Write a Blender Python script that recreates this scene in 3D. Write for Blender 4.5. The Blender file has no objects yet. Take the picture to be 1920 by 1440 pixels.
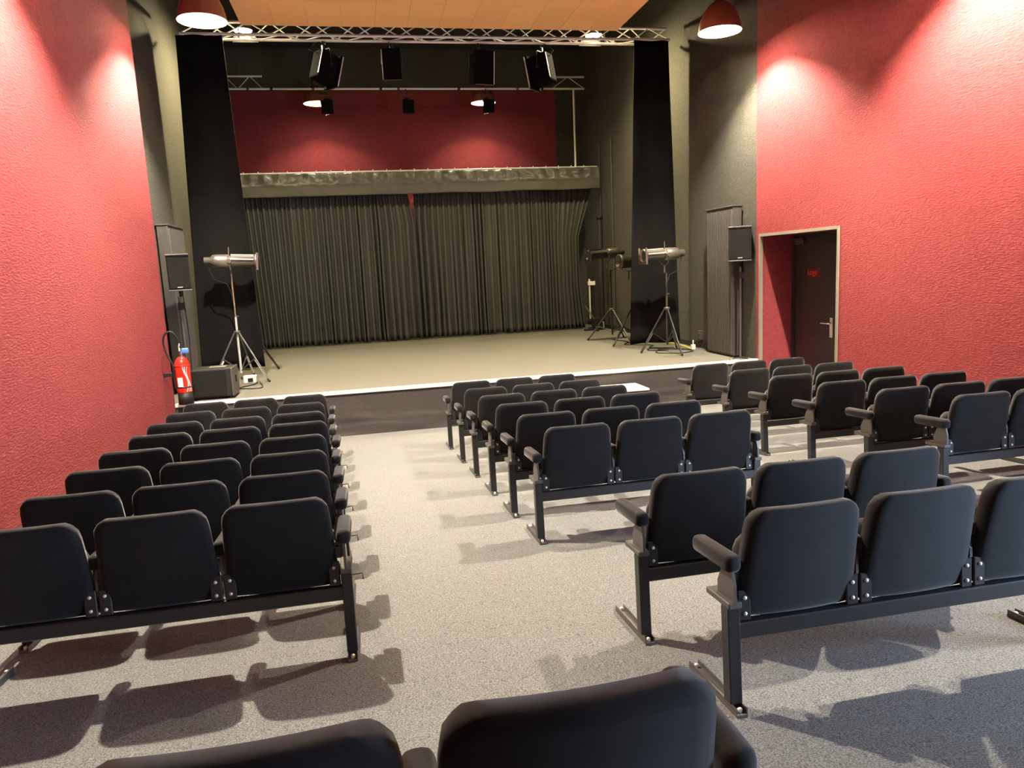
import bpy, bmesh, math, random
from mathutils import Vector, Matrix, Quaternion, noise
random.seed(7)
scene = bpy.context.scene
col = scene.collection
PI = math.pi
# ------------------------------------------------------------------ camera, world, light, exposure
CAM_H, YAW, PITCH, ROLL, FPX = 1.6237, .1952, .1551, .0488, 1374.93
fw = Vector((math.sin(YAW)*math.cos(PITCH), math.cos(YAW)*math.cos(PITCH), -math.sin(PITCH)))
rt = Vector((math.cos(YAW), -math.sin(YAW), 0)); dn = fw.cross(rt)
c_, s_ = math.cos(ROLL), math.sin(ROLL)
right = c_*rt + s_*dn; down = -s_*rt + c_*dn
cd = bpy.data.cameras.new('camera'); cam = bpy.data.objects.new('camera', cd); col.objects.link(cam)
cam.matrix_world = Matrix(((right.x, -down.x, -fw.x, 0), (right.y, -down.y, -fw.y, 0), (right.z, -down.z, -fw.z, CAM_H), (0, 0, 0, 1)))
cd.sensor_fit = 'HORIZONTAL'; cd.sensor_width = 36; cd.lens = FPX/1920*36; cd.clip_start = .05
scene.camera = cam
world = bpy.data.worlds.new('sky'); scene.world = world; world.use_nodes = True
bg = world.node_tree.nodes['Background']; bg.inputs[0].default_value = (.55, .72, 1, 1); bg.inputs[1].default_value = .6
scene.view_settings.view_transform = 'Standard'; scene.view_settings.look = 'None'
scene.view_settings.gamma = 1; scene.view_settings.use_curve_mapping = False
scene.view_settings.exposure = 2.42
PENDANT_E = 3700.0; NEAR_PENDANT_E = 5600.0; STAGE_PENDANT_E = 300.0; HALOGEN_E = 350.0; WINDOW_W = 120.0
# area lamp standing in for daylight, before an added glazed door out of view
wl = bpy.data.lights.new('daylight', 'AREA'); wl.shape = 'RECTANGLE'; wl.size = 1.4; wl.size_y = 2.0
wl.energy = WINDOW_W; wl.color = (.55, .74, 1)
wlo = bpy.data.objects.new('daylight', wl); col.objects.link(wlo)
wlo.location = (6.04, .6, 1.2); wlo.rotation_euler = (PI/2, 0, PI/2)

# ------------------------------------------------------------------ room constants
SL = .0594                      # rake of the auditorium floor, falling to the stage
XL, XR, XLS = -2.6, 6.1, -2.88  # walls; XLS is the stage's own left wall
YS, ZS, YB, YR, ZC = 10.63, .017, 19.55, -3.0, 7.2
def fz(y): return -SL*y

# ------------------------------------------------------------------ materials
MATS = {}
def mat(name, color, rough=.6, metal=0, bump=0, bscale=200, var=0, vscale=40, sheen=0, emit=None, estr=0, spec=.5, coat=0, dist='noise', rnd=0, bstretch=(1, 1, 1)):
    m = bpy.data.materials.new(name); m.use_nodes = True
    nt = m.node_tree; b = nt.nodes['Principled BSDF']
    b.inputs['Base Color'].default_value = (*color, 1); b.inputs['Roughness'].default_value = rough
    b.inputs['Metallic'].default_value = metal; b.inputs['Specular IOR Level'].default_value = spec
    b.inputs['Sheen Weight'].default_value = sheen; b.inputs['Sheen Roughness'].default_value = .4
    b.inputs['Coat Weight'].default_value = coat
    tc = nt.nodes.new('ShaderNodeTexCoord')
    if emit:
        b.inputs['Emission Color'].default_value = (*emit, 1); b.inputs['Emission Strength'].default_value = estr
    if var or rnd:
        mx = nt.nodes.new('ShaderNodeMix'); mx.data_type = 'RGBA'; mx.blend_type = 'MULTIPLY'; mx.inputs[0].default_value = 1
        mx.inputs[6].default_value = (*color, 1)
        mr = nt.nodes.new('ShaderNodeMapRange'); a = var or rnd
        if var:
            n = nt.nodes.new('ShaderNodeTexNoise'); n.inputs['Scale'].default_value = vscale; n.inputs['Detail'].default_value = 4
            nt.links.new(tc.outputs['Object'], n.inputs['Vector']); nt.links.new(n.outputs['Fac'], mr.inputs[0])
            mr.inputs[1].default_value = .3; mr.inputs[2].default_value = .7
        else:
            oi = nt.nodes.new('ShaderNodeObjectInfo'); nt.links.new(oi.outputs['Random'], mr.inputs[0])
        mr.inputs[3].default_value = 1-a; mr.inputs[4].default_value = 1+a
        nt.links.new(mr.outputs[0], mx.inputs[7]); nt.links.new(mx.outputs[2], b.inputs['Base Color'])
    if bump:
        mp = nt.nodes.new('ShaderNodeMapping'); mp.inputs['Scale'].default_value = bstretch
        nt.links.new(tc.outputs['Object'], mp.inputs[0])
        n = nt.nodes.new('ShaderNodeTexNoise'); n.inputs['Scale'].default_value = bscale; n.inputs['Detail'].default_value = 5
        n.inputs['Roughness'].default_value = .6
        nt.links.new(mp.outputs[0], n.inputs['Vector'])
        bp = nt.nodes.new('ShaderNodeBump'); bp.inputs['Strength'].default_value = bump; bp.inputs['Distance'].default_value = .01
        nt.links.new(n.outputs['Fac'], bp.inputs['Height']); nt.links.new(bp.outputs[0], b.inputs['Normal'])
    MATS[name] = m
    return m
RED = mat('red_textile_wall', (.265, .043, .046), .85, bump=.9, bscale=38, var=.14, vscale=26, spec=.25, bstretch=(1, .55, 1.7))
BLK = mat('black_textile_wall', (.072, .070, .056), .9, bump=.8, bscale=38, var=.18, vscale=26, spec=.2, bstretch=(1, .55, 1.7))
CARPET = mat('grey_speckled_carpet', (.170, .173, .166), .95, bump=.5, bscale=300, var=.6, vscale=150, spec=.1)
DECK = mat('stage_carpet', (.150, .147, .122), .95, bump=.35, bscale=260, var=.16, vscale=120, spec=.1)
FASCIA = mat('dark_ribbed_carpet', (.075, .07, .066), .95, bump=.6, bscale=160, var=.25, vscale=120, spec=.1)
ORANGE = mat('orange_ceiling_tile', (.95, .58, .26), .8, rnd=.03, spec=.2)
CEIL = mat('black_ceiling_paint', (.035, .037, .033), .9)
WHITE = mat('white_paint', (.80, .79, .76), .5)
SILVER = mat('aluminium', (.78, .76, .72), .45, metal=.35)
MATTE = mat('matte_black', (.005, .005, .005), .95, spec=.04)
CHROME = mat('polished_chrome', (.8, .8, .8), .15, metal=1)
STEEL = mat('black_steel', (.014, .014, .016), .38, spec=.5)
GREYSTEEL = mat('grey_steel', (.10, .095, .088), .4, metal=.3)
FABRIC = mat('black_seat_fabric', (.0065, .0065, .008), .82, bump=.15, bscale=700, var=.3, vscale=9, sheen=.22, spec=.22)
VELVET = mat('black_drape_cloth', (.0065, .006, .006), .95, var=.2, vscale=8, sheen=.015, spec=.08)
SATIN = mat('charcoal_curtain_satin', (.060, .064, .056), .40, bump=.1, bscale=90, spec=.45)
PELMET = mat('charcoal_pelmet_cloth', (.10, .097, .076), .42, bump=.1, bscale=60, spec=.5)
PLASTIC = mat('black_plastic', (.011, .0105, .0105), .55, spec=.35)
GRILLE = mat('black_speaker_grille', (.008, .0075, .0075), .85, spec=.2, bump=.5, bscale=500)
PANEL = mat('dark_grey_panel', (.062, .058, .05), .55)
LANTERN = mat('grey_lantern_metal', (.33, .30, .26), .32, metal=.75)
DLANTERN = mat('black_lantern_metal', (.085, .082, .078), .3, metal=.6)
BRONZE = mat('copper_brown_enamel', (.23, .075, .035), .3, coat=.3)
WINNER = mat('pale_enamel_inside', (.40, .39, .36), .6)
BULB = mat('pendant_bulb_glow', (1, 1, 1), emit=(1, .88, .70), estr=PENDANT_E)
NBULB = mat('near_pendant_bulb_glow', (1, 1, 1), emit=(1, .88, .70), estr=NEAR_PENDANT_E)
SBULB = mat('stage_pendant_bulb_glow', (1, 1, 1), emit=(1, .88, .66), estr=STAGE_PENDANT_E)
HALO = mat('halogen_glow', (1, 1, 1), emit=(1, .82, .47), estr=HALOGEN_E)
EXTRED = mat('extinguisher_red', (.80, .025, .012), .25, coat=.5)
BLUE = mat('blue_plastic', (.09, .25, .75), .4)
PRINT = mat('white_print', (.85, .82, .78), .5)
DOORM = mat('dark_brown_door', (.022, .017, .015), .45)
FRAMEM = mat('grey_door_frame', (.27, .25, .20), .45)
SIGNM = mat('dark_red_sign', (.09, .008, .008), .4)
SIGNT = mat('red_lettering', (.75, .05, .04), .5)
YELLOW = mat('yellow_cable', (.75, .68, .05), .5)
BRASS = mat('worn_brass_tube', (.55, .38, .20), .35, metal=.8)
LENS = mat('lens_glass', (.05, .06, .07), .05, spec=1)
GLASS = mat('glowing_window_pane', (.8, .9, 1), .05, emit=(.6, .78, 1), estr=1.2)  # emits by itself, in place of daylight outside
BASEB = mat('black_baseboard', (.02, .019, .017), .6)

# ------------------------------------------------------------------ mesh builder
class MB:
    def __init__(s): s.v = []; s.f = []; s.sm = []
    def add(s, vs, fs, smooth=False):
        o = len(s.v); s.v += [tuple(p) for p in vs]
        for f in fs: s.f.append(tuple(i+o for i in f)); s.sm.append(smooth)
        return s
    def box(s, x0, x1, y0, y1, z0, z1, M=None):
        vs = [Vector((x, y, z)) for z in (z0, z1) for y in (y0, y1) for x in (x0, x1)]
        if M: vs = [M @ p for p in vs]
        return s.add(vs, [(0, 2, 3, 1), (4, 5, 7, 6), (0, 1, 5, 4), (2, 6, 7, 3), (0, 4, 6, 2), (1, 3, 7, 5)])
    def rbox(s, x0, x1, y0, y1, z0, z1, r=.01, seg=2, M=None):
        bm = bmesh.new(); bmesh.ops.create_cube(bm, size=1)
        for v in bm.verts:
            v.co = Vector(((x0+x1)/2+v.co.x*(x1-x0), (y0+y1)/2+v.co.y*(y1-y0), (z0+z1)/2+v.co.z*(z1-z0)))
        bmesh.ops.bevel(bm, geom=list(bm.edges), offset=r, segments=seg, profile=.5, affect='EDGES')
        bm.verts.index_update()
        vs = [(M @ v.co if M else v.co.copy()) for v in bm.verts]; fs = [[v.index for v in f.verts] for f in bm.faces]
        bm.free(); return s.add(vs, fs, seg > 2)
    def tube(s, pts, r, n=8, caps=True, smooth=True):
        pts = [Vector(p) for p in pts]; rs = r if isinstance(r, (list, tuple)) else [r]*len(pts)
        vs = []; fs = []; up = None
        for i, p in enumerate(pts):
            d = (pts[min(i+1, len(pts)-1)]-pts[max(i-1, 0)]).normalized()
            if up is None: up = Vector((0, 0, 1)) if abs(d.z) < .9 else Vector((1, 0, 0))
            a = d.cross(up).normalized(); b = a.cross(d).normalized(); up = b
            for k in range(n):
                t = 2*PI*k/n; vs.append(p+a*math.cos(t)*rs[i]+b*math.sin(t)*rs[i])
        for i in range(len(pts)-1):
            for k in range(n):
                fs.append((i*n+k, i*n+(k+1) % n, (i+1)*n+(k+1) % n, (i+1)*n+k))
        s.add(vs, fs, smooth)
        if caps:
            s.add(vs[:n], [tuple(range(n))[::-1]]); s.add(vs[-n:], [tuple(range(n))])
        return s
    def lathe(s, prof, n=20, M=None, a0=0, a1=2*PI, smooth=True):
        # prof: (radius, height) round local Z
        full = abs(a1-a0-2*PI) < 1e-6; m = n if full else n+1
        vs = []; fs = []
        for r, z in prof:
            for k in range(m):
                t = a0+(a1-a0)*k/n; p = Vector((r*math.cos(t), r*math.sin(t), z)); vs.append(M @ p if M else p)
        for i in range(len(prof)-1):
            for k in range(n):
                k2 = (k+1) % m
                fs.append((i*m+k, i*m+k2, (i+1)*m+k2, (i+1)*m+k))
        return s.add(vs, fs, smooth)
    def prism(s, poly, h0, h1, M=None):
        n = len(poly); vs = [Vector((x, y, h)) for h in (h0, h1) for x, y in poly]
        if M: vs = [M @ p for p in vs]
        fs = [tuple(range(n))[::-1], tuple(range(n, 2*n))]+[(i, (i+1) % n, n+(i+1) % n, n+i) for i in range(n)]
        return s.add(vs, fs)
    def sheet(s, nu, nv, fn, smooth=True):
        vs = [fn(i/nu, j/nv) for j in range(nv+1) for i in range(nu+1)]; w = nu+1
        return s.add(vs, [(j*w+i, j*w+i+1, (j+1)*w+i+1, (j+1)*w+i) for j in range(nv) for i in range(nu)], smooth)
    def mesh(s, name, m):
        me = bpy.data.meshes.new(name); me.from_pydata(s.v, [], s.f)
        me.polygons.foreach_set('use_smooth', s.sm)
        bm = bmesh.new(); bm.from_mesh(me); bmesh.ops.recalc_face_normals(bm, faces=bm.faces); bm.to_mesh(me); bm.free()
        me.materials.append(MATS[m] if isinstance(m, str) else m); me.update(); return me
    def build(s, name, m, parent=None, loc=None, rot=None):
        return put(name, s.mesh(name, m), parent, loc, rot)
def put(name, me, parent=None, loc=None, rot=None, scale=None):
    o = bpy.data.objects.new(name, me); col.objects.link(o)
    if parent: o.parent = parent
    if loc is not None: o.location = loc
    if rot is not None: o.rotation_euler = rot
    if scale is not None: o.scale = scale
    return o
def tag(o, label=None, cat=None, group=None, kind=None):
    if label: o['label'] = label
    if cat: o['category'] = cat
    if group: o['group'] = group
    if kind: o['kind'] = kind
    return o
def thing(name, label, cat, loc=(0, 0, 0), rot=(0, 0, 0), group=None):
    o = bpy.data.objects.new(name, None); col.objects.link(o); o.location = loc; o.rotation_euler = rot
    o.empty_display_size = .1
    return tag(o, label, cat, group)
def B(*a): return MB().box(*a)
def struct(name, mb, m, parent=None):
    o = mb.build(name, m, parent)
    if not parent: o['kind'] = 'structure'
    return o
_ucyl = {}
def strut(name, parent, p, q, r, m, n=6):
    """a round bar from p to q: shared unit cylinder, scaled"""
    key = (m.name, n)
    if key not in _ucyl: _ucyl[key] = MB().tube([(0, 0, 0), (0, 0, 1)], 1, n).mesh('bar', m)
    p, q = Vector(p), Vector(q); d = q-p
    o = put(name, _ucyl[key], parent, p); o.rotation_mode = 'QUATERNION'
    o.rotation_quaternion = Vector((0, 0, 1)).rotation_difference(d); o.scale = (r, r, d.length)
    return o

# ------------------------------------------------------------------ the setting
struct('floor', MB().add([(XL-.1, YR, fz(YR)), (XR+.1, YR, fz(YR)), (XR+.1, YS+.1, fz(YS+.1)), (XL-.1, YS+.1, fz(YS+.1)),
      (XL-.1, YR, -1.2), (XR+.1, YR, -1.2), (XR+.1, YS+.1, -1.2), (XL-.1, YS+.1, -1.2)],
      [(0, 1, 2, 3), (4, 7, 6, 5), (0, 4, 5, 1), (2, 6, 7, 3), (1, 5, 6, 2), (0, 3, 7, 4)]), CARPET)
struct('floor_platform', B(XL, XR, YR, 1.55, -.12, .12), CARPET)
struct('wall_left', B(XL-.3, XL, YR, 10.58, -1.2, ZC), RED)
struct('wall_stage_left', B(XLS-.2, XLS, 10.58, YB, -1.2, ZC), BLK)
# right wall: red, with the door niche cut out, then black on the stage
D0, D1, DZ, DX = 8.62, 10.52, 1.945, 6.655      # niche opening and its back plane
wr = MB(); wr.box(XR, XR+.8, YR, -.15, -1.2, ZC); wr.box(XR, XR+.8, 1.35, D0, -1.2, ZC); wr.box(XR, XR+.8, -.15, 1.35, 2.3, ZC); wr.box(XR, XR+.8, -.15, 1.35, -1.2, .12); wr.box(XR, XR+.8, D1, 10.64, -1.2, ZC); wr.box(XR, XR+.8, D0, D1, DZ, ZC)
wr.box(DX+.06, XR+.8, D0, D1, -1.2, DZ); struct('wall_right', wr, RED)
struct('wall_stage_right', B(XR, XR+.3, 10.64, YB, -1.2, ZC), BLK)
bw = struct('wall_back', B(XLS, 5.38, YB, YB+.3, -1.2, 6.2), RED)
struct('wall_back_top', B(XLS, 5.38, YB-.01, YB+.3, 6.2, ZC), BLK)
struct('wall_back_side', B(5.38, XR, YB, YB+.3, -1.2, ZC), BLK)
struct('wall_rear', B(XL-.3, XR+.8, YR-.2, YR, -1.2, ZC), RED)
w1 = struct('added_window_1', B(XR+.1, XR+.12, -.15, 1.35, .12, 2.3), GLASS)  # added glazed door, never in view; its pane glows for daylight
wf = MB()
for y in (-.15, .57, 1.29): wf.box(XR+.04, XR+.1, y, y+.06, .12, 2.3)
for z in (.12, 2.24): wf.box(XR+.04, XR+.1, -.15, 1.35, z, z+.06)
wf.build('added_window_frame', FRAMEM, w1)
struct('ceiling', B(XLS-.3, XR+.8, YR-.2, YB+.3, ZC, ZC+.2), CEIL)
# orange suspended ceiling: backing raft plus separate tiles
CX0, CX1, CY1, CZ = -1.46, 4.5, 12.3, 5.45
raft = struct('ceiling_raft', B(CX0, CX1, YR+.5, CY1, CZ+.012, CZ+.07), ORANGE)
nx, tw = 12, (CX1-CX0)/12
tile = MB().rbox(.0015, tw-.0015, .0015, .4985, 0, .014, .001, 1).mesh('panel', ORANGE)
for j in range(8):
    for i in range(nx): put('panel', tile, raft, (CX0+i*tw, CY1-.5*(j+1), CZ))
put('panel', MB().box(CX0, CX1, YR+.5, CY1-4.0, CZ, CZ+.012).mesh('panel', ORANGE), raft)
# stage
stage = struct('floor_stage', B(XLS, XR, YS, YB, -.9, ZS), DECK)
def fas(u, v):
    x = XL+u*(XR-XL); z = fz(YS)-.02+v*(ZS-.035-fz(YS)+.02)
    k = .022*noise.noise((x*.7, z*9, 3.1))+.012*noise.noise((x*2.3, z*16, 7.7))
    return (x, YS-.035+k*math.sin(PI*min(1, v*1.4+.1)), z)
struct('trim_1', MB().sheet(160, 26, fas), FASCIA)
nos = MB().rbox(XL, XR, YS-.07, YS+.01, ZS-.035, ZS+.012, .006, 2); struct('trim_2', nos, WHITE)
# baseboards on the stage
struct('baseboard_right', B(XR-.02, XR, 12.1, YB, ZS, ZS+.1), BASEB)
struct('baseboard_left', B(XLS, XLS+.02, 10.7, YB, ZS, ZS+.1), BASEB)
struct('baseboard_back', B(XLS+.02, XR-.02, YB-.02, YB, ZS, ZS+.1), BASEB)
# thin conduits in the far right corner
for i, (x, y) in enumerate(((XR-.03, 18.1), (XR-.03, 17.2))):
    o = MB().tube([(x, y, ZS+.1), (x, y, 4.6)], .018, 6).build('trim_%d' % (3+i), PANEL); o['kind'] = 'structure'
# door niche: frame, leaf, furniture, sign
fr = MB(); t = .032
for y0, y1, z0, z1 in ((D0-t, D0+.01, fz(D0), DZ+t), (D1-.01, D1+t, fz(D1), DZ+t), (D0, D1, DZ-.01, DZ+t)):
    fr.box(XR-.015, XR+.035, y0, y1, z0, z1)
struct('trim_5', fr, FRAMEM)
dr = thing('door_1', 'dark brown door with red lettered sign set back in the red wall', 'door', (DX, (D0+D1)/2, fz(9.5))); dr['kind'] = 'structure'
del dr['category']
h0 = DZ-fz(9.5)
def dl(y): return y-(D0+D1)/2
MB().rbox(0, .05, dl(9.44), dl(10.44), .02, h0-.03, .004, 1).build('door_leaf', DOORM, dr)
j = MB(); j.box(-.02, .06, dl(9.38), dl(9.44), 0, h0); j.box(-.02, .06, dl(10.44), dl(10.52), 0, h0); j.box(-.02, .06, dl(9.44), dl(10.44), h0-.03, h0)
j.build('door_jamb', DOORM, dr)
MB().box(0, .06, dl(D0), dl(9.38), 0, h0).build('side_panel', DOORM, dr)
hd = MB().rbox(-.014, 0, dl(9.48), dl(9.55), .98, 1.27, .005, 2).build('handle_plate', SILVER, dr)
MB().tube([(0, dl(9.515), 1.19), (-.055, dl(9.515), 1.19), (-.06, dl(9.53), 1.19), (-.06, dl(9.69), 1.185)], .016, 8).build('lever', CHROME, hd)
cl = MB().rbox(-.05, 0, dl(10.18), dl(10.4), h0-.16, h0-.09, .006, 2).build('door_closer', GREYSTEEL, dr)
MB().box(-.045, -.035, dl(10.2), dl(10.51), h0-.085, h0-.065).build('closer_arm', GREYSTEEL, cl)
sg = MB().rbox(-.006, 0, dl(9.80), dl(10.13), 1.855, 1.99, .002, 1).build('sign', SIGNM, dr)
fc = bpy.data.curves.new('sign_text', 'FONT'); fc.body = 'Loge'; fc.size = .125; fc.extrude = .001; fc.align_x = 'CENTER'; fc.align_y = 'CENTER'
fo = bpy.data.objects.new('lettering', fc); col.objects.link(fo)
me = bpy.data.meshes.new_from_object(fo); bpy.data.objects.remove(fo); me.materials.clear(); me.materials.append(SIGNT)
lo = put('lettering', me, sg, (-.008, dl(9.99), 1.925)); lo.matrix_basis = Matrix.Translation((-.008, dl(9.99), 1.925)) @ Matrix(((0, 0, -1, 0), (-1, 0, 0, 0), (0, 1, 0, 0), (0, 0, 0, 1)))

# ------------------------------------------------------------------ rows of three tip-up seats on a beam
P_, WT, WB, HT, HB = .54, .475, .525, .82, .360
def shell(w_top, w_bot, z0, z1, rt_, rb_, t, lean, curve, nx=14, nz=14, front=1.0):
    """closed, softly edged panel standing in xz, thickness along y"""
    h = z1-z0
    def half(z):
        w = (w_bot+(w_top-w_bot)*(z-z0)/h)/2
        if z > z1-rt_: w += -rt_+math.sqrt(max(0, rt_**2-(z-(z1-rt_))**2))
        if z < z0+rb_: w += -rb_+math.sqrt(max(0, rb_**2-((z0+rb_)-z)**2))
        return w
    zz = [z0+h*(.5-.5*math.cos(PI*j/nz)) for j in range(nz+1)]
    ss = [-math.cos(PI*i/nx) for i in range(nx+1)]
    mb = MB(); grids = []
    for side in (-1, 1):
        vs = []
        for z in zz:
            w = half(z)
            for s in ss:
                x = s*w; d = min(w-abs(x), z-z0, z1-z); rr = .022
                e = 1 if d >= rr else math.sqrt(max(0, 1-(1-d/rr)**2))
                e = max(e, .12)
                y = -lean*(z-z0)/h+curve*(x/(w_bot/2))**2+side*t/2*e*(front if side > 0 else 1)
                vs.append((x, y, z))
        grids.append(vs)
    n = nx+1; m = nz+1; N = n*m; vs = grids[0]+grids[1]; fs = []
    for j in range(nz):
        for i in range(nx):
            a = j*n+i; fs.append((a, a+1, a+n+1, a+n)); fs.append((N+a, N+a+n, N+a+n+1, N+a+1))
    for i in range(nx):
        fs.append((i, N+i, N+i+1, i+1)); a = nz*n+i; fs.append((a, a+1, N+a+1, N+a))
    for j in range(nz):
        a = j*n; fs.append((a, a+n, N+a+n, N+a)); a = j*n+nx; fs.append((a, N+a, N+a+n, a+n))
    return mb.add(vs, fs, True)
SEAT = {
 'back': shell(WT, WB, HB, HT, .075, .02, .05, .10, .028, front=2.2).mesh('backrest', FABRIC),
 'cush': shell(.43, .45, .34, .67, .08, .05, .085, -.0, .0, 10, 10).mesh('seat_cushion', FABRIC),
 'pad': MB().rbox(-.034, .034, -.05, .27, .568, .64, .025, 3).mesh('armrest', FABRIC),
 'brk': MB().prism([(-.045, .45), (.09, .45), (.09, .50), (.045, .578), (-.03, .578), (-.045, .52)], -.006, .006, Matrix(((0, 0, 1, 0), (1, 0, 0, 0), (0, 1, 0, 0), (0, 0, 0, 1)))).mesh('arm_bracket', GREYSTEEL),
 'rail': MB().rbox(-.028, .028, -.045, .15, .425, .452, .004, 1).mesh('arm_rail', GREYSTEEL),
 'leg': MB().rbox(-.026, .026, -.03, .03, .03, .425, .004, 1).mesh('leg', STEEL),
 'foot': (MB().rbox(-.024, .024, -.075, .36, .0, .012, .002, 1).box(-.024, -.019, -.07, .355, .012, .034).box(.019, .024, -.07, .355, .012, .034)).mesh('foot', GREYSTEEL),
 'beam': MB().rbox(-.835, .835, -.028, .028, .292, .358, .005, 1).mesh('beam', STEEL),
 'hook': MB().tube([(.026, .0, .405), (.075, 0, .408), (.078, 0, .375)], .004, 5).mesh('hook', GREYSTEEL),
}
# hinge plates sit on the rear face of the backrest
def tab(sx):
    mb = MB(); x0 = sx*.265; x1 = sx*.212
    mb.rbox(min(x0, x1), max(x0, x1), -.026, -.012, .358, .482, .004, 1); return mb.mesh('hinge_plate', STEEL)
TABS = {-1: tab(-1), 1: tab(1)}
BOLT = MB().lathe([(.0085, 0), (.0085, .004), (.005, .007), (0, .008)], 8, Matrix.Rotation(PI/2, 4, 'X')).mesh('bolt', SILVER)
FBOLT = MB().lathe([(.011, 0), (.011, .012), (.006, .017), (0, .018)], 8).mesh('bolt', SILVER)
def seat_row(x, y, label, z=None, tilt=True, near=False, hooks=False, group=None, mid=.045):
    r = thing('seat_row', label, 'seat row', (x, y, fz(y) if z is None else z), (-math.atan(SL) if tilt else 0, 0, 0), group)
    put('beam', SEAT['beam'], r)
    for k in (-1, 0, 1):
        b = put('backrest', SEAT['back'], r, (k*P_, .015, 0))
        for s in (-1, 1):
            put('hinge_plate', TABS[s], b)
            if near:
                for zz in (.388, .452): put('bolt', BOLT, b, (s*.238, -.026, zz))
        put('seat_cushion', SEAT['cush'], r, (k*P_, .105, 0))
    for i, ax in enumerate((-.835, -.27, .27, .835)):
        a = put('armrest', SEAT['pad'], r, (ax, mid if i in (1, 2) else 0, 0)); put('arm_bracket', SEAT['brk'], a)
        if i in (0, 3):
            put('arm_rail', SEAT['rail'], r, (ax, 0, 0)); put('leg', SEAT['leg'], r, (ax, 0, 0))
            f = put('foot', SEAT['foot'], r, (ax, 0, 0))
            if near:
                for yy in (-.05, .33): put('bolt', FBOLT, f, (0, yy, .012))
    if hooks: put('hook', SEAT['hook'], r, (.835, 0, 0))
    return r
ORD = ['first', 'second', 'third', 'fourth', 'fifth', 'sixth', 'seventh', 'eighth']
# left block: right edge of the backs, beam position
Lx = [-.50, -.47, -.425, -.367, -.34, -.30, -.262, -.232]
Ly = [8.68, 7.80, 6.98, 6.26, 5.50, 4.80, 4.11, 3.45]
for i in range(8):
    lab = 'row of three black seats along the left red wall, %s' % ('nearest the stage' if i == 0 else 'nearest the camera' if i == 7 else '%s row from the stage' % ORD[i])
    seat_row(Lx[i]-.5*WT-P_, Ly[i], lab, near=i > 3, hooks=True, group='seat rows along the left wall')
# middle block: left leg position
Mx = [.935, .967, 1.00, 1.035, 1.066, 1.107]; My = [8.79, 7.90, 7.115, 6.325, 5.55, 4.825]
for i in range(6):
    lab = 'row of three black seats in the middle block, %s' % ('nearest the stage' if i == 0 else 'last before the open floor' if i == 5 else '%s row from the stage' % ORD[i])
    seat_row(Mx[i]+.835, My[i], lab, near=i > 2, group='seat rows of the middle block')
seat_row(1.225+.835, 3.165, 'row of three black seats just ahead of the large row at lower right', near=True, group='rear seat rows right of the aisle')
seat_row(1.325+.835, 2.475, 'large scuffed row of black seats at lower right, hinge bolts showing, cut by the frame', near=True, group='rear seat rows right of the aisle')
# right block
Rx = [4.06, 4.045, 4.025, 4.03, 4.08, 4.24]; Ry = [8.60, 7.60, 6.74, 5.93, 5.21, 4.59]
for i in range(6):
    lab = 'three black seats in the right block, %s' % ('nearest the stage' if i == 0 else 'nearest the camera' if i == 5 else '%s row from the stage' % ORD[i])
    seat_row(Rx[i]+WT/2+P_, Ry[i], lab, near=i > 3, group='seat rows of the right block')
seat_row(-.235, 1.13, 'foreground row of black seat backs cut off by the bottom of the picture', z=.12, tilt=False, near=True, mid=-.13)

# ------------------------------------------------------------------ stage curtains
def curtain(name, label, fx0, fx1, y, z0, z1, n, seed, m, amp=.105, cat='curtain', group=None, nv=26):
    rnd = random.Random(seed); ph = []; a = 0
    for i in range(n+1): ph.append(a); a += rnd.uniform(.55, 1.5)
    tot = ph[-1]; ph = [p/tot for p in ph]; am = [rnd.uniform(.5, 1.2) for _ in range(n+1)]
    sub = 6; nu = n*sub
    us = [ph[i]+(ph[i+1]-ph[i])*k/sub for i in range(n) for k in range(sub)]+[1.0]
    ams = [am[i]+(am[i+1]-am[i])*k/sub for i in range(n) for k in range(sub)]+[am[-1]]
    def fn(u, v):
        i = int(round(u*nu)); uu = us[i]; z = z0+v*(z1-z0)
        uu2 = uu+.006*noise.noise((uu*30+seed, v*1.6, 0))*(1-v)
        w0 = fx1(1)-fx0(1); x = fx0(1)+w0*uu2+(fx0(v)-fx0(1))*max(0, 1-uu2/.3)**1.5+(fx1(v)-fx1(1))*max(0, (uu2-.7)/.3)**1.5
        g = amp*ams[i]*(.35+.65*(1-v)**.6)
        yy = y-g*math.cos(2*PI*i/sub)*(.85+.35*noise.noise((uu*22+seed, v*1.2, 5)))
        yy -= .05*max(0, .08-v)/.08*(.5+noise.noise((uu*20, 1, seed)))
        return (x, yy, z+(.03*noise.noise((uu*15+seed, 2, 2)) if v == 0 else 0))
    mb = MB().sheet(nu, nv, fn); o = mb.build(name, m)
    md = o.modifiers.new('thickness', 'SOLIDIFY'); md.thickness = .006
    return tag(o, label, cat, group)
curtain('backdrop_curtain', 'left half of the dark pleated backdrop curtain', lambda v: -2.46+.1*(1-v)-.06*v, lambda v: 1.262+.12*min(1, (1-v)/.22), 18.2, ZS+.03, 3.608, 31, 3, SATIN, group='pleated backdrop curtains')
curtain('backdrop_curtain', 'right half of the dark pleated backdrop curtain, pulled in at its lower right', lambda v: 1.412-.03*min(1, (1-v)/.22), lambda v: 5.92-.42*min(1, (1-v)/.35)+.10*max(0, (.3-v))/.3, 18.26, ZS+.03, 3.608, 35, 11, SATIN, group='pleated backdrop curtains')
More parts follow.
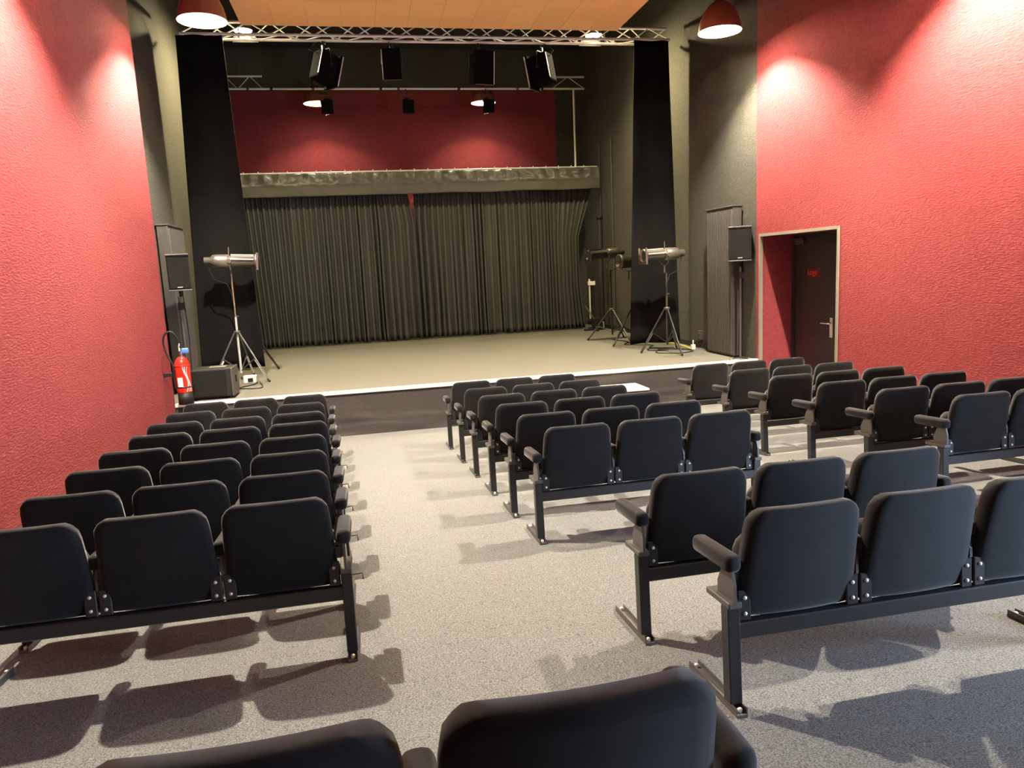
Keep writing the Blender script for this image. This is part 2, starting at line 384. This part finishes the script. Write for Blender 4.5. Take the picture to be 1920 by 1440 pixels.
# pelmet with creased upper band and hanging lower band
def pel(u, v):
    x = -2.62+u*8.6; z = 3.49+v*.52
    if v >= .5:
        w = (v-.5)/.5; tri = abs(((x/.32+.35*noise.noise((x*.9, 0, 2))) % 1)-.5)*2
        cr = .085*tri*w*(1-.3*w)+.06*noise.noise((x*5, v*3, 9))*math.sin(PI*w)+.035*abs(noise.noise((x*9+v*8, v*3, 1)))
        y = 17.80+.13*w-cr
    else:
        w = v/.5; y = 17.835-.03*w+.03*noise.noise((x*1.7, v*1.2, 3))*(.4+.6*w)+.012*noise.noise((x*5, v*2, 7))
    return (x, y, z+.014*noise.noise((x*1.1, 0, 6)))
p = tag(MB().sheet(420, 16, pel).build('pelmet', PELMET), 'creased dark pelmet cloth above the backdrop curtain', 'pelmet')
md = p.modifiers.new('thickness', 'SOLIDIFY'); md.thickness = .006
# curtain rail and its drop pipe from the rear batten
rail = thing('curtain_rail', 'pale pipe along the pelmet top with a vertical drop at right', 'pipe', (5.41, 17.95, 4.03))
MB().tube([(-8.0, 0, 0), (.55, 0, 0)], .022, 8).build('rail_pipe', SILVER, rail)
MB().tube([(0, 0, .0), (-.02, -.1, 1.8)], .026, 8).build('drop_pipe', SILVER, rail)
hk = MB().tube([(0, 0, -.035), (0, 0, .045)], .012, 6).mesh('rail_hook', SILVER)
for i in range(26): put('rail_hook', hk, rail, (-7.8+i*.32, -.025, 0))
tk = MB().box(-8.05, .5, .12, .3, -.42, -.36).build('curtain_track', PLASTIC, rail)

# side drapes hung from the front truss
def drape(name, label, tl, tr, bl, br, y, z0, z1, seed):
    def fn(u, v):
        x0 = bl+(tl-bl)*v; x1 = br+(tr-br)*v; x = x0+(x1-x0)*u
        yy = y+.045*math.sin(u*9+seed+.5*math.sin(v*3))*(.4+.6*(1-v))+.03*noise.noise((u*4, v*3, seed))
        return (x, yy, z0+(z1-z0)*v+(.01*math.sin(u*7) if v == 0 else 0))
    o = MB().sheet(40, 30, fn).build(name, VELVET); md = o.modifiers.new('thickness', 'SOLIDIFY'); md.thickness = .012
    return tag(o, label, 'drape', 'black side drapes')
drape('side_drape', 'tall black side drape hanging at stage left of the picture', -2.58, -1.87, -2.76, -1.715, 13.2, .17, 5.568, 1)
drape('side_drape', 'tall black side drape hanging at the right of the stage', 5.14, 5.80, 4.93, 5.96, 13.2, .1, 5.568, 4)

# ------------------------------------------------------------------ trusses and battens
def truss(name, label, x0, x1, y, z, side, hgt, per, group=None, box=False, loc=None):
    r = thing(name, label, 'truss', (x0, y, z), group=group); L = x1-x0
    ch = [(0, 0), (side, 0), (side/2, hgt)] if not box else [(0, 0), (0, hgt)]
    for cy, cz in ch: strut('chord', r, (0, cy, cz), (L, cy, cz), .025, SILVER, 8)
    pairs = [(0, 2, 0), (1, 2, .5), (0, 1, .25)] if not box else [(0, 1, 0)]
    for a, b, off in pairs:
        n = max(1, int(round(L/per))); st = L/n
        for i in range(n):
            xa = i*st+off*st; xm = xa+st/2; xb = xa+st
            A = lambda x, c: (x, ch[c][0], ch[c][1])
            if xm <= L: strut('brace', r, A(xa, a), A(xm, b), .011, SILVER)
            if xb <= L: strut('brace', r, A(xm, b), A(xb, a), .011, SILVER)
    return r
ft = truss('lighting_truss', 'long silver lattice truss across the top of the stage front', -2.52, 5.83, 13.2, 5.59, .28, .23, .69)
for x in (.6, 4.2, 7.6): strut('suspension_cable', ft, (x, .14, .23), (x, .14, ZC-5.59-.002), .006, STEEL)
for nm, x0, x1, lab in (('l', -2.86, -1.79, 'short silver truss piece at the left end of the rear pipe'), ('r', 4.88, 5.69, 'short silver truss piece at the right end of the rear pipe')):
    t_ = truss('truss_stub', lab, x0, x1, 17.95, 5.87, .0, .27, .55, 'short rear truss pieces', box=True)
    strut('suspension_cable', t_, ((x1-x0)*.5, 0, .27), ((x1-x0)*.5, 0, ZC-5.87-.002), .006, STEEL)
bat = thing('lighting_batten', 'pale horizontal pipe spanning the rear of the stage below the truss pieces', 'pipe', (-2.6, 17.8, 5.835))
MB().tube([(0, 0, 0), (8.2, 0, 0)], .026, 8).build('batten_pipe', SILVER, bat)
for i, x in enumerate((.5, 1.0, 1.9, 3.4, 3.8, 5.2, 6.6, 7.2)):
    MB().tube([(x-.03, 0, 0), (x+.03, 0, 0)], .029, 8).build('tape_wrap', PLASTIC if i % 2 else GREYSTEEL, bat)
for x in (2.2, 5.9): strut('suspension_cable', bat, (x, 0, .02), (x, 0, ZC-5.835-.002), .005, STEEL)

# ------------------------------------------------------------------ lanterns
def clamp(parent, z0, z1):
    mb = MB().rbox(-.02, .02, -.02, .02, z0, z1, .004, 1); mb.tube([(-.03, .0, z1), (-.03, .035, z1+.02), (-.03, .03, z1+.05), (-.03, -.03, z1+.05), (-.03, -.035, z1+.015)], .009, 6)
    mb.build('hook_clamp', STEEL, parent)
def hung_lantern(label, loc, rot, tiltx, s=1.0, bright='R'):
    r = thing('stage_lantern', label, 'stage light', loc, (0, 0, rot), 'lanterns hung from the front truss'); 
    clamp(r, -.1*s, -.02)
    MB().tube([(-.19*s, 0, -.36*s), (-.19*s, 0, -.12*s), (-.16*s, 0, -.1*s), (.16*s, 0, -.1*s), (.19*s, 0, -.12*s), (.19*s, 0, -.36*s)], .011*s, 6).build('yoke', STEEL, r)
    T = Matrix.Translation((0, 0, -.36*s)) @ Matrix.Rotation(tiltx, 4, 'X')
    b = MB().rbox(-.15*s, .15*s, -.17*s, .17*s, -.26*s, .22*s, .03*s, 2, T).build('housing', MATTE, r)
    f = MB().rbox(-.17*s, .17*s, -.21*s, -.17*s, -.30*s, .26*s, .008*s, 1, T).build('front_plate', MATTE, r)
    for sx in ((-1,) if bright == 'L' else (1,)): MB().box(sx*.172*s-.006, sx*.172*s+.006, -.225*s, -.205*s, -.28*s, .24*s, T).build('lit_frame_edge', SILVER, f)  # silver on the lit side only: edge highlight put into the colour
    MB().box(-.17*s, .17*s, -.225*s, -.205*s, -.30*s, -.285*s, T).build('lit_frame_edge', GREYSTEEL, f)
    if abs(rot) > 1.6: MB().box(.128*s*(-1 if bright == 'L' else 1)-.006, .128*s*(-1 if bright == 'L' else 1)+.006, .168*s, .178*s, -.22*s, .19*s, T).build('lit_frame_edge', SILVER, b)  # rear strip in silver, a highlight towards the nearest halogen
    for sx in (-1, 1): MB().tube([T @ Vector((sx*.15*s, 0, 0)), T @ Vector((sx*.21*s, 0, 0))], .022*s, 10).build('tilt_knob', STEEL, r)
    cab = MB().tube([T @ Vector((0, .17*s, .15*s)), (.05, .25*s, -.12*s), (.04, .15, -.02), (.02, .05, .03)], .006, 5).build('power_cable', PLASTIC, r)
    return r
hung_lantern('black boxy lantern twisted sideways, hung left of centre on the front truss', (-.31, 13.48, 5.535), math.radians(128), math.radians(18), bright='L')
hung_lantern('flat black lantern hung near the centre of the front truss, second from left', (.83, 13.48, 5.535), math.radians(-6), math.radians(6), .92, bright='L')
hung_lantern('black lantern with bright right edge, third from left on the front truss', (2.37, 13.48, 5.535), math.radians(12), math.radians(8), 1.02)
hung_lantern('black lantern turned sideways, rightmost of the four under the front truss', (3.5, 13.48, 5.535), math.radians(228), math.radians(10), 1.05)
def batten_lantern(label, x, tilt):
    r = thing('batten_lantern', label, 'stage light', (x, 17.8, 5.80), (0, 0, 0), 'lanterns on the rear pipe')
    clamp(r, -.1, -.02)
    MB().tube([(-.14, 0, -.3), (-.14, 0, -.1), (.14, 0, -.1), (.14, 0, -.3)], .010, 6).build('yoke', GREYSTEEL, r)
    T = Matrix.Translation((0, 0, -.3)) @ Matrix.Rotation(tilt, 4, 'X')
    MB().lathe([(0, -.16), (.10, -.16), (.115, -.1), (.115, .13), (.13, .14), (.13, .18), (.118, .18), (.115, .15), (0, .15)], 18, T @ Matrix.Rotation(PI/2, 4, 'X')).build('barrel', DLANTERN, r)
    MB().box(-.13, .13, -.2, -.185, -.15, .15, T).build('gel_frame', MATTE, r)
    MB().tube([T @ Vector((.02, .16, 0)), T @ Vector((.03, .2, -.2)), T @ Vector((-.05, .1, -.28)), T @ Vector((.04, 0, -.22))], .007, 5).build('power_cable', PLASTIC, r)
batten_lantern('dark lantern on the rear pipe in front of the left stage pendant', -.42, .5)
batten_lantern('unlit dark lantern at the middle of the rear pipe', 1.39, .5)
batten_lantern('dark lantern on the rear pipe in front of the right stage pendant', 3.26, .5)
# halogen floods on the truss
def flood(label, x, y, z, rz):
    r = thing('halogen_flood', label, 'stage light', (x, y, z), (0, 0, rz), 'lit halogen floods on the front truss')
    MB().lathe([(0, .13), (.09, .12), (.145, .06), (.162, .0), (.162, -.012), (.155, -.012), (.153, 0), (.137, .055), (.085, .11), (0, .12)], 20).build('housing', DLANTERN, r)
    MB().tube([(-.168, 0, 0), (-.168, 0, .17), (.168, 0, .17), (.168, 0, 0)], .009, 6).build('bracket', STEEL, r)
    MB().tube([(0, 0, .17), (0, -.62, .17), (0, -.62, -.33)], .014, 6).build('boom_arm', STEEL, r)
    MB().add([(-.17, .165, .0), (.17, .165, 0), (.22, .235, -.13), (-.22, .235, -.13), (-.17, .17, .0), (.17, .17, 0), (.22, .24, -.13), (-.22, .24, -.13)], [(0, 1, 2, 3), (7, 6, 5, 4), (0, 4, 5, 1), (3, 2, 6, 7), (0, 3, 7, 4), (1, 5, 6, 2)]).build('barn_door', MATTE, r)
    MB().lathe([(.152, .004), (.138, -.018), (.095, -.036), (0, -.046)], 18).build('lens', HALO, r)
flood('blazing warm halogen flood at the left end of the front truss', -1.65, 14.1, 5.93, 0)
flood('blazing warm halogen flood near the right end of the front truss', 4.69, 14.1, 5.93, 0)
# pendant lamps
PSH = [(.30, 0), (.298, .012), (.285, .09), (.262, .17), (.225, .25), (.175, .32), (.12, .37), (.085, .39), (.075, .40), (.075, .52), (.05, .55), (0, .55)]
INN = [(.296, .003), (.280, .09), (.256, .17), (.219, .247), (.168, .315), (.1, .365), (0, .372)]
PM = {'shade': MB().lathe(PSH, 32).mesh('lamp_shade', BRONZE), 'in': MB().lathe(INN, 32).mesh('shade_lining', WINNER),
      'rim': MB().lathe([(.296, -.004), (.304, -.004), (.306, .006), (.300, .012), (.294, .004), (.296, -.004)], 32).mesh('shade_rim', BRONZE)}
def bulbmesh(m): return MB().lathe([(0, -.05), (.025, -.043), (.043, -.025), (.05, 0), (.043, .025), (.03, .045), (.022, .12), (0, .12)], 16).mesh('bulb', m)
PM['bulb'] = bulbmesh(BULB); PM['sbulb'] = bulbmesh(SBULB); PM['nbulb'] = bulbmesh(NBULB)
def pendant(label, x, y, z, bulb='bulb', hb=.235, top=ZC, group='copper pendant lamps'):
    r = thing('pendant_lamp', label, 'lamp', (x, y, z), group=group)
    sh = put('lamp_shade', PM['shade'], r); put('shade_lining', PM['in'], sh); put('shade_rim', PM['rim'], sh)
    put('bulb', PM[bulb], r, (0, 0, hb))
    MB().tube([(0, 0, .55), (0, 0, top-z-.002)], .012, 6).build('suspension_rod', STEEL, r)
    return r
pendant('lit copper-brown pendant lamp at the top left corner of the stage', -1.68, 10.31, 4.875)
pendant('lit copper-brown pendant lamp at upper right before the dark wall', 5.22, 10.11, 4.78)
for x, sd in ((-1.66, 'left'), (5.2, 'right')):
    pendant('pendant lamp hanging above the picture over the %s side seats' % sd, x, 6.1, 4.8, 'nbulb')
pendant('lit pendant lamp over the rear of the stage, left one', -.67, 18.36, 5.64, 'sbulb', group='pendant lamps at the rear of the stage')
pendant('lit pendant lamp over the rear of the stage, right one', 3.26, 18.36, 5.64, 'sbulb', group='pendant lamps at the rear of the stage')

# ------------------------------------------------------------------ tripods and profile spots
def tripod(label, x, y, zc, ztop, feet, pole=STEEL, legm=STEEL, spread=None, group='tripod stands on the stage'):
    r = thing('tripod_stand', label, 'tripod', (x, y, ZS), group=group)
    MB().tube([(0, 0, .12), (0, 0, zc+.25)], .019, 8).build('lower_pole', pole, r)
    MB().tube([(0, 0, zc+.25), (0, 0, ztop)], .014, 8).build('upper_pole', BRASS if pole is SILVER else pole, r)
    MB().lathe([(.02, -.03), (.05, -.03), (.055, 0), (.05, .025), (.02, .03)], 12, Matrix.Translation((0, 0, zc))).build('collar', GREYSTEEL, r)
    MB().tube([(0, 0, zc+.26), (.05, 0, zc+.26)], .012, 6).build('clamp_knob', GREYSTEEL, r)
    for fx, fy in feet:
        d = Vector((fx, fy, 0)).normalized()*.05
        lg = MB().tube([(d.x, d.y, zc-.01), (fx, fy, .012)], .015, 6).build('leg', legm, r)
        MB().tube([(fx*.94, fy*.94, .05), (fx, fy, .012)], .02, 6).build('rubber_foot', PLASTIC, lg)
        MB().tube([(fx*.56, fy*.56, zc*.44), (fx*.94, fy*.94, .05)], .018, 6).build('lower_tube', SILVER if pole is SILVER else GREYSTEEL, lg)
        MB().tube([(0, 0, .16), (fx*.55, fy*.55, zc*.47)], .009, 5).build('brace', legm, r)
    return r
def profile(label, x, y, z, ang, tilt, body, L=.82, s=1.0):
    """ellipsoidal profile spot; local +X is the lens end"""
    r = thing('profile_spotlight', label, 'spotlight', (x, y, z), (0, 0, ang), 'profile spotlights on tripods')
    T = Matrix.Rotation(tilt, 4, 'Y') @ Matrix.Rotation(PI/2, 4, 'Y')
    a = L/2
    MB().lathe([(0, -a), (.05*s, -a), (.055*s, -a+.01), (.055*s, -a+.10), (.085*s, -a+.13), (.095*s, -a+.18), (.10*s, -.06), (.085*s, -.02), (0, -.02)], 20, T).build('lamp_house', body, r)
    MB().lathe([(0, -.02), (.078*s, -.02), (.08*s, 0), (.08*s, a-.05), (.105*s, a-.045), (.105*s, a), (.092*s, a), (.09*s, a-.03), (0, a-.03)], 20, T).build('lens_tube', body, r)
    MB().lathe([(0, a-.02), (.05*s, a-.018), (.088*s, a-.026)], 20, T).build('lens', LENS, r)
    g = MB(); R = Matrix.Rotation(tilt, 4, 'Y')
    for k in (-1, 1): g.box(a-.02, a+.01, k*.115*s-.01, k*.115*s+.01, -.125*s, .125*s, R)
    g.box(a-.02, a+.01, -.125*s, .125*s, -.125*s, -.105*s, R); g.build('gel_frame', body, r)
    for zz, yy in ((.094, .0), (.03, .088), (.03, -.088)):
        MB().box(.0, a-.06, yy*s-.012, yy*s+.012, zz*s-.012, zz*s+.006, R).build('cooling_rail', SILVER if body is LANTERN else CHROME, r)
    MB().tube([R @ Vector((-.03, 0, .08*s)), R @ Vector((-.03, 0, .20*s))], .008, 6).build('shutter_blade', body, r)
    MB().tube([(-.02, -.115*s, 0), (-.02, -.115*s, -.14), (-.02, -.06, -.19), (-.02, .06, -.19), (-.02, .115*s, -.14), (-.02, .115*s, 0)], .012, 6).build('yoke', GREYSTEEL, r)
    for k in (-1, 1): MB().tube([(-.02, k*.09*s, 0), (-.02, k*.14*s, 0)], .03, 12).build('tilt_knob', body, r)
    MB().tube([(-.02, 0, -.32), (-.02, 0, -.185)], .016, 8).build('spigot', LANTERN, r)
    MB().tube([R @ Vector((-a+.05, 0, -.05)), (-a+.12, .02, -.28), (-.1, .03, -.36), (-.05, .03, -.5), (-.02, .03, -.75)], .008, 6).build('power_cable', PLASTIC, r)
    return r
# left stand
tripod('silver and brass tripod stand on the stage left side behind the subwoofer', -2.05, 12.75, .80, 1.66, [(.50, -.50), (-.42, -.25), (.12, .55)], pole=SILVER, legm=GREYSTEEL)
profile('pale grey profile spotlight on the left tripod, aimed right', -2.03, 12.75, 1.955+ZS, math.radians(6), math.radians(3), LANTERN, s=1.12)
# plastic sleeves of the left stand's legs
# right front stand
tripod('black tripod stand in front of the right side drape', 5.36, 12.42, .775, 1.42, [(-.52, -.02), (-.04, -.72), (.33, .34)], pole=GREYSTEEL, legm=STEEL)
profile('pale grey profile spotlight in front of the right drape, aimed left', 5.31, 12.42, 1.735+ZS, math.radians(186), math.radians(2), LANTERN, s=1.15)
# right rear stand
tripod('black tripod stand behind the right drape line, nearest the curtain', 5.20, 14.95, .66, 1.5, [(-.46, .30), (.14, -.74), (.40, .40)], pole=STEEL, legm=GREYSTEEL)
profile('black and chrome profile spotlight left of the right drape, nearest the curtain', 5.10, 14.95, 1.83+ZS, math.radians(184), math.radians(4), DLANTERN, s=1.15)
# half-hidden stands behind both drapes
tripod('black tripod stand half hidden behind the right side drape', 5.42, 14.15, .80, 1.3, [(-.62, -.38), (.4, -.1), (.1, .5)])
def wash(label, x, y, z, ang):
    r = thing('wash_spotlight', label, 'spotlight', (x, y, z), (0, 0, ang), 'wash spotlights behind the side drapes')
    T = Matrix.Rotation(PI/2, 4, 'Y')
    MB().lathe([(0, -.2), (.09, -.2), (.12, -.14), (.125, .16), (.145, .17), (.145, .22), (.13, .22), (.125, .18), (0, .18)], 22, T).build('barrel', DLANTERN, r)
    MB().lathe([(.135, .17), (.150, .17), (.150, .225), (.135, .225)], 22, T).build('front_ring', GREYSTEEL, r)
    MB().tube([(0, -.15, 0), (0, -.15, -.16), (0, 0, -.2), (0, .15, -.16), (0, .15, 0)], .012, 6).build('yoke', STEEL, r)
    MB().tube([(0, 0, -.36), (0, 0, -.19)], .014, 8).build('spigot', STEEL, r)
    return r
wash('black round spotlight half hidden behind the right side drape', 5.30, 14.15, 1.66, math.radians(188))
tripod('black tripod stand behind the left side drape, one foot showing', -2.06, 14.3, .72, 1.3, [(.48, -.34), (.1, .55), (-.5, -.1)])
wash('black round spotlight hidden behind the left side drape', -2.2, 14.3, 1.66, math.radians(-8))

# ------------------------------------------------------------------ loudspeakers, subwoofer, ribbed panels
def ribbed_panel(label, x0, x1, y0, y1, ztop, face):
    r = thing('ribbed_panel', label, 'panel', ((x0+x1)/2, (y0+y1)/2, ZS), group='tall ribbed panels at the stage sides')
    hx = (x1-x0)/2; hy = (y1-y0)/2; h = ztop-ZS
    MB().rbox(-hx, hx, -hy, hy, .02, h, .008, 1).build('casing', PANEL, r)
    n = 15; st = 2*hy/n*.96
    rb = MB().prism([(0, -.5*st), (.018, -.3*st), (.018, .3*st), (0, .5*st)], .05, h-.04).mesh('rib', PANEL)
    for i in range(n):
        o = put('rib', rb, r, (face*hx, (i-(n-1)/2)*st, 0))
        if face < 0: o.scale = (-1, 1, 1)
    MB().rbox(-hx-.012, hx+.012, -hy-.01, hy+.01, h, h+.025, .005, 1).build('cap', PANEL, r)
    MB().box(-hx*.8, hx*.8, -hy*.95, hy*.95, 0, .02).build('plinth', PLASTIC, r)
    return r
ribbed_panel('tall dark ribbed panel standing against the right stage wall', 5.90, 6.06, 11.02, 11.92, 2.44, -1)
ribbed_panel('tall dark ribbed panel standing against the left stage wall', -2.86, -2.70, 11.75, 12.7, 2.50, 1)
def speaker(label, x, y, z0, ang, w=.34, h=.50, d=.28):
    r = thing('loudspeaker', label, 'speaker', (x, y, z0), (0, 0, ang), 'loudspeakers on poles')
    MB().prism([(-w/2, -d/2), (w/2, -d/2), (w/2*.72, d/2), (-w/2*.72, d/2)], 0, h).build('cabinet', PLASTIC, r)
    MB().rbox(-w/2+.015, w/2-.015, -d/2-.014, -d/2, .02, h-.03, .004, 1).build('grille', GRILLE, r)
    MB().rbox(-w/2-.004, w/2+.004, -d/2-.012, d/2, h, h+.022, .006, 1).build('top_cap', GREYSTEEL, r)
    MB().rbox(-w/2-.004, w/2+.004, -d/2-.012, d/2, -.018, 0, .005, 1).build('bottom_cap', GREYSTEEL, r)
    MB().box(-.035, .035, -d/2-.016, -d/2-.012, .03, .042).build('badge', SILVER, r)
    MB().tube([(0, 0, -.10), (0, 0, -.018)], .028, 10).build('pole_socket', PLASTIC, r)
    return r
def pole_stand(label, x, y, h, cx):
    r = thing('speaker_pole', label, 'speaker stand', (x, y, ZS), group='loudspeaker poles')
    MB().tube([(0, 0, .02), (0, 0, h)], .018, 8).build('pole', GREYSTEEL, r)
    MB().lathe([(0, 0), (.12, 0), (.12, .012), (.03, .022), (0, .022)], 20).build('base', STEEL, r)
    MB().rbox(-.03, .05, -.03, .03, h-.18, h-.08, .006, 1).build('clamp', STEEL, r)
    MB().tube([(cx, .02, h), (cx*1.3, .03, h*.6), (cx, .02, h*.3), (cx*.8, .0, .04)], .007, 5).build('cable', PLASTIC, r)
pole_stand('slim pole carrying the right loudspeaker beside the ribbed panel', 5.925, 10.82, 1.47, .05)
speaker('small black loudspeaker on a pole before the right ribbed panel', 5.905, 10.82, 1.575+ZS, math.radians(-24))
pole_stand('slim pole carrying the left loudspeaker by the red wall edge', -2.56, 11.35, 1.44, .05)
speaker('small black loudspeaker on a pole at the left stage edge', -2.53, 11.35, 1.545+ZS, math.radians(12), .30, .48, .26)
# subwoofer
sw = thing('subwoofer', 'low black subwoofer box on the left front corner of the stage', 'speaker', (-2.12, 11.02, ZS))
MB().rbox(-.29, .23, -.22, .26, .03, .43, .015, 2).build('cabinet', PLASTIC, sw)
MB().rbox(-.27, .17, -.236, -.22, .05, .41, .004, 1).build('grille', GRILLE, sw)
MB().rbox(.231, .262, -.22, .26, .03, .43, .008, 1).build('side_panel', GREYSTEEL, sw)
MB().rbox(.262, .266, -.02, .06, .2, .30, .002, 1).build('handle_recess', GRILLE, sw)
for sx in (-.25, .2):
    for sy in (-.18, .22): MB().lathe([(0, 0), (.02, 0), (.024, .03), (0, .03)], 10, Matrix.Translation((sx, sy, 0))).build('foot', PLASTIC, sw)
MB().rbox(-.08, .16, -.05, .12, .43, .442, .004, 1).build('top_plate', LANTERN, sw)

# ------------------------------------------------------------------ fire extinguisher on the left wall
ex = thing('fire_extinguisher', 'red fire extinguisher with looped black hose on the left wall by the stage', 'extinguisher', (-2.365, 10.2, .08))
MB().lathe([(0, .15), (.085, .15), (.095, .165), (.095, .50), (.088, .55), (.065, .60), (.035, .625), (0, .63)], 24).build('cylinder', EXTRED, ex)
MB().lathe([(.088, .0), (.094, 0), (.094, .155), (.088, .155), (.088, 0)], 24).build('base_skirt', PLASTIC, ex)
v = MB().tube([(0, 0, .62), (0, 0, .70)], .022, 10).build('valve', CHROME, ex)
MB().rbox(.01, .10, -.02, .02, .665, .735, .018, 3).build('blue_grip', BLUE, v)
MB().rbox(-.02, .0, -.012, .012, .69, .80, .004, 1).build('lever', SILVER, v)
hp = [(-.03, 0, .68)]
for k in range(13):
    t = k/12*PI*1.08; hp.append((-.095-.065*0-.085*math.cos(t)*-1+.0 if False else -.105+.09*math.cos(t), -.03*math.sin(t), .80+.16*math.sin(t)))
hp = [(-.005, 0, .74)]+hp[1:]+[(-.16, -.04, .68), (-.10, -.05, .53), (-.10, -.05, .42)]
MB().tube(hp, .013, 8).build('hose', PLASTIC, ex)
MB().tube([(-.10, -.05, .46), (-.10, -.05, .22)], [.018, .012], 8).build('nozzle', PLASTIC, ex)
MB().rbox(-.235, -.09, -.012, .012, .37, .42, .004, 1).build('wall_bracket', STEEL, ex)
for zz in (.22, .5): MB().lathe([(.097, 0), (.099, 0), (.099, .018), (.097, .018), (.097, 0)], 24, Matrix.Translation((0, 0, zz))).build('strap', STEEL if zz < .3 else EXTRED, ex)
MB().lathe([(.0962, .22), (.0962, .36)], 8, None, math.radians(232), math.radians(275)).build('label_plate', PRINT, ex)
for i in range(3):
    def st(u, vv, i=i):
        zz = .17+.35*vv; a = math.radians(295+i*13+15*math.sin(vv*5+i*.6))+u*math.radians(6-i)
        return (.0965*math.cos(a), .0965*math.sin(a), zz)
    MB().sheet(2, 16, st).build('swirl_print', PRINT, ex)

# ------------------------------------------------------------------ stage step, wall box, cables, small things
sp = thing('stage_step', 'dark step box with a white top in front of the stage edge', 'step', (3.72, 10.26, fz(10.26)))
MB().rbox(-.28, .28, -.27, .27, .0, .39, .006, 1).build('riser_box', FASCIA, sp)
MB().rbox(-.295, .295, -.29, .28, .39, .42, .006, 1).build('tread', WHITE, sp)
wb = thing('socket_box', 'small grey socket box low on the right stage wall beside the ribbed panel', 'socket', (XR-.001, 12.55, .17))
MB().rbox(-.07, 0, -.055, .055, 0, .17, .006, 1).build('box', PANEL, wb)
MB().rbox(-.085, -.07, -.04, .04, .02, .075, .004, 1).build('socket_cover', GREYSTEEL, wb); MB().rbox(-.085, -.07, -.04, .04, .09, .145, .004, 1).build('socket_cover', GREYSTEEL, wb)
pb = thing('power_strip', 'white power strip standing at the foot of the right stage wall', 'power strip', (5.86, 12.42, ZS))
MB().rbox(-.035, .035, -.03, .03, 0, .09, .006, 1).build('body', WHITE, pb); MB().tube([(0, 0, .09), (.0, 0, .17)], .012, 6).build('plug', WHITE, pb)
tag(MB().tube([(5.84, 12.5, ZS+.012), (5.9, 12.8, ZS+.012), (5.95, 13.4, ZS+.012), (5.9, 14.2, ZS+.012)], .012, 6).build('yellow_cable', YELLOW), 'yellow cable on the stage floor leading to the white power strip', 'cable')
def cable(name, label, pts, r=.008, m=PLASTIC):
    P = []
    for i in range(len(pts)-1):
        for k in range(6):
            t = k/6; a = [Vector(pts[max(0, min(len(pts)-1, i+q))]) for q in (-1, 0, 1, 2)]
            P.append(.5*((2*a[1])+(-a[0]+a[2])*t+(2*a[0]-5*a[1]+4*a[2]-a[3])*t*t+(-a[0]+3*a[1]-3*a[2]+a[3])*t**3))
    P.append(Vector(pts[-1])); return tag(MB().tube(P, r, 6).build(name, m), label, 'cable')
zc = ZS+.009
cable('floor_cable', 'loose black cable looping on the floor around the right front tripod', [(5.36, 12.5, zc), (5.1, 12.7, zc), (5.3, 12.95, zc), (5.7, 12.6, zc), (5.75, 12.2, zc), (5.45, 12.0, zc), (5.1, 12.25, zc), (5.3, 12.55, zc+.017), (5.8, 12.35, zc)])
cable('floor_cable', 'black cable trailing under the right side drape', [(5.2, 14.9, zc), (5.35, 14.4, zc), (5.1, 13.9, zc), (5.5, 13.5, zc), (5.3, 13.1, zc), (5.7, 12.9, zc)])
cable('floor_cable', 'black cable coiled behind the subwoofer at the left tripod', [(-2.05, 12.8, zc), (-1.8, 12.5, zc), (-1.75, 12.1, zc), (-1.95, 11.7, zc), (-1.6, 11.6, zc), (-1.7, 12.2, zc+.017)])
cable('wall_cable', 'pale cable at the foot of the right ribbed panel', [(5.88, 10.98, zc), (5.8, 10.85, zc), (5.7, 10.75, zc), (5.84, 10.70, zc)], .008, LANTERN)
fb = thing('floor_box', 'small white connector box behind the subwoofer under the left drape', 'box', (-1.86, 12.35, ZS))
MB().rbox(-.10, .10, -.06, .06, 0, .12, .008, 1).build('body', WHITE, fb); MB().rbox(-.03, .05, -.075, -.06, .02, .08, .006, 1).build('socket', PLASTIC, fb)
# equipment by the far right curtain edge
wd = thing('wind_up_stand', 'black and white wind-up stand beside the right curtain edge', 'stand', (5.62, 17.55, ZS))
MB().rbox(-.035, .035, -.035, .035, .05, 1.35, .006, 1).build('mast', STEEL, wd); MB().rbox(-.095, -.06, -.02, .02, .3, 1.28, .005, 1).build('side_tube', SILVER, wd)
MB().rbox(-.11, .06, -.045, .045, 1.12, 1.22, .006, 1).build('white_collar', WHITE, wd)
MB().tube([(-.22, -.05, .62), (.05, -.06, .22)], .016, 6).build('outrigger', LANTERN, wd)
MB().rbox(.0, .20, -.09, .09, .10, .30, .01, 1).build('winch', STEEL, wd); MB().tube([(.2, 0, .2), (.26, 0, .2), (.26, 0, .05)], .012, 6).build('crank', SILVER, wd)
MB().rbox(-.25, .3, -.04, .04, 0, .05, .008, 1).build('base_bar', STEEL, wd); MB().rbox(-.04, .04, -.3, .3, 0, .05, .008, 1).build('base_bar', STEEL, wd)
bp_ = thing('black_post', 'tall black post leaning in the far right stage corner', 'post', (5.90, 17.7, ZS))
MB().tube([(0, 0, 0), (.0, .0, 2.72)], .06, 12).build('post_tube', BASEB, bp_); MB().lathe([(0, 2.72), (.08, 2.72), (.08, 2.8), (0, 2.81)], 12).build('post_cap', PLASTIC, bp_)
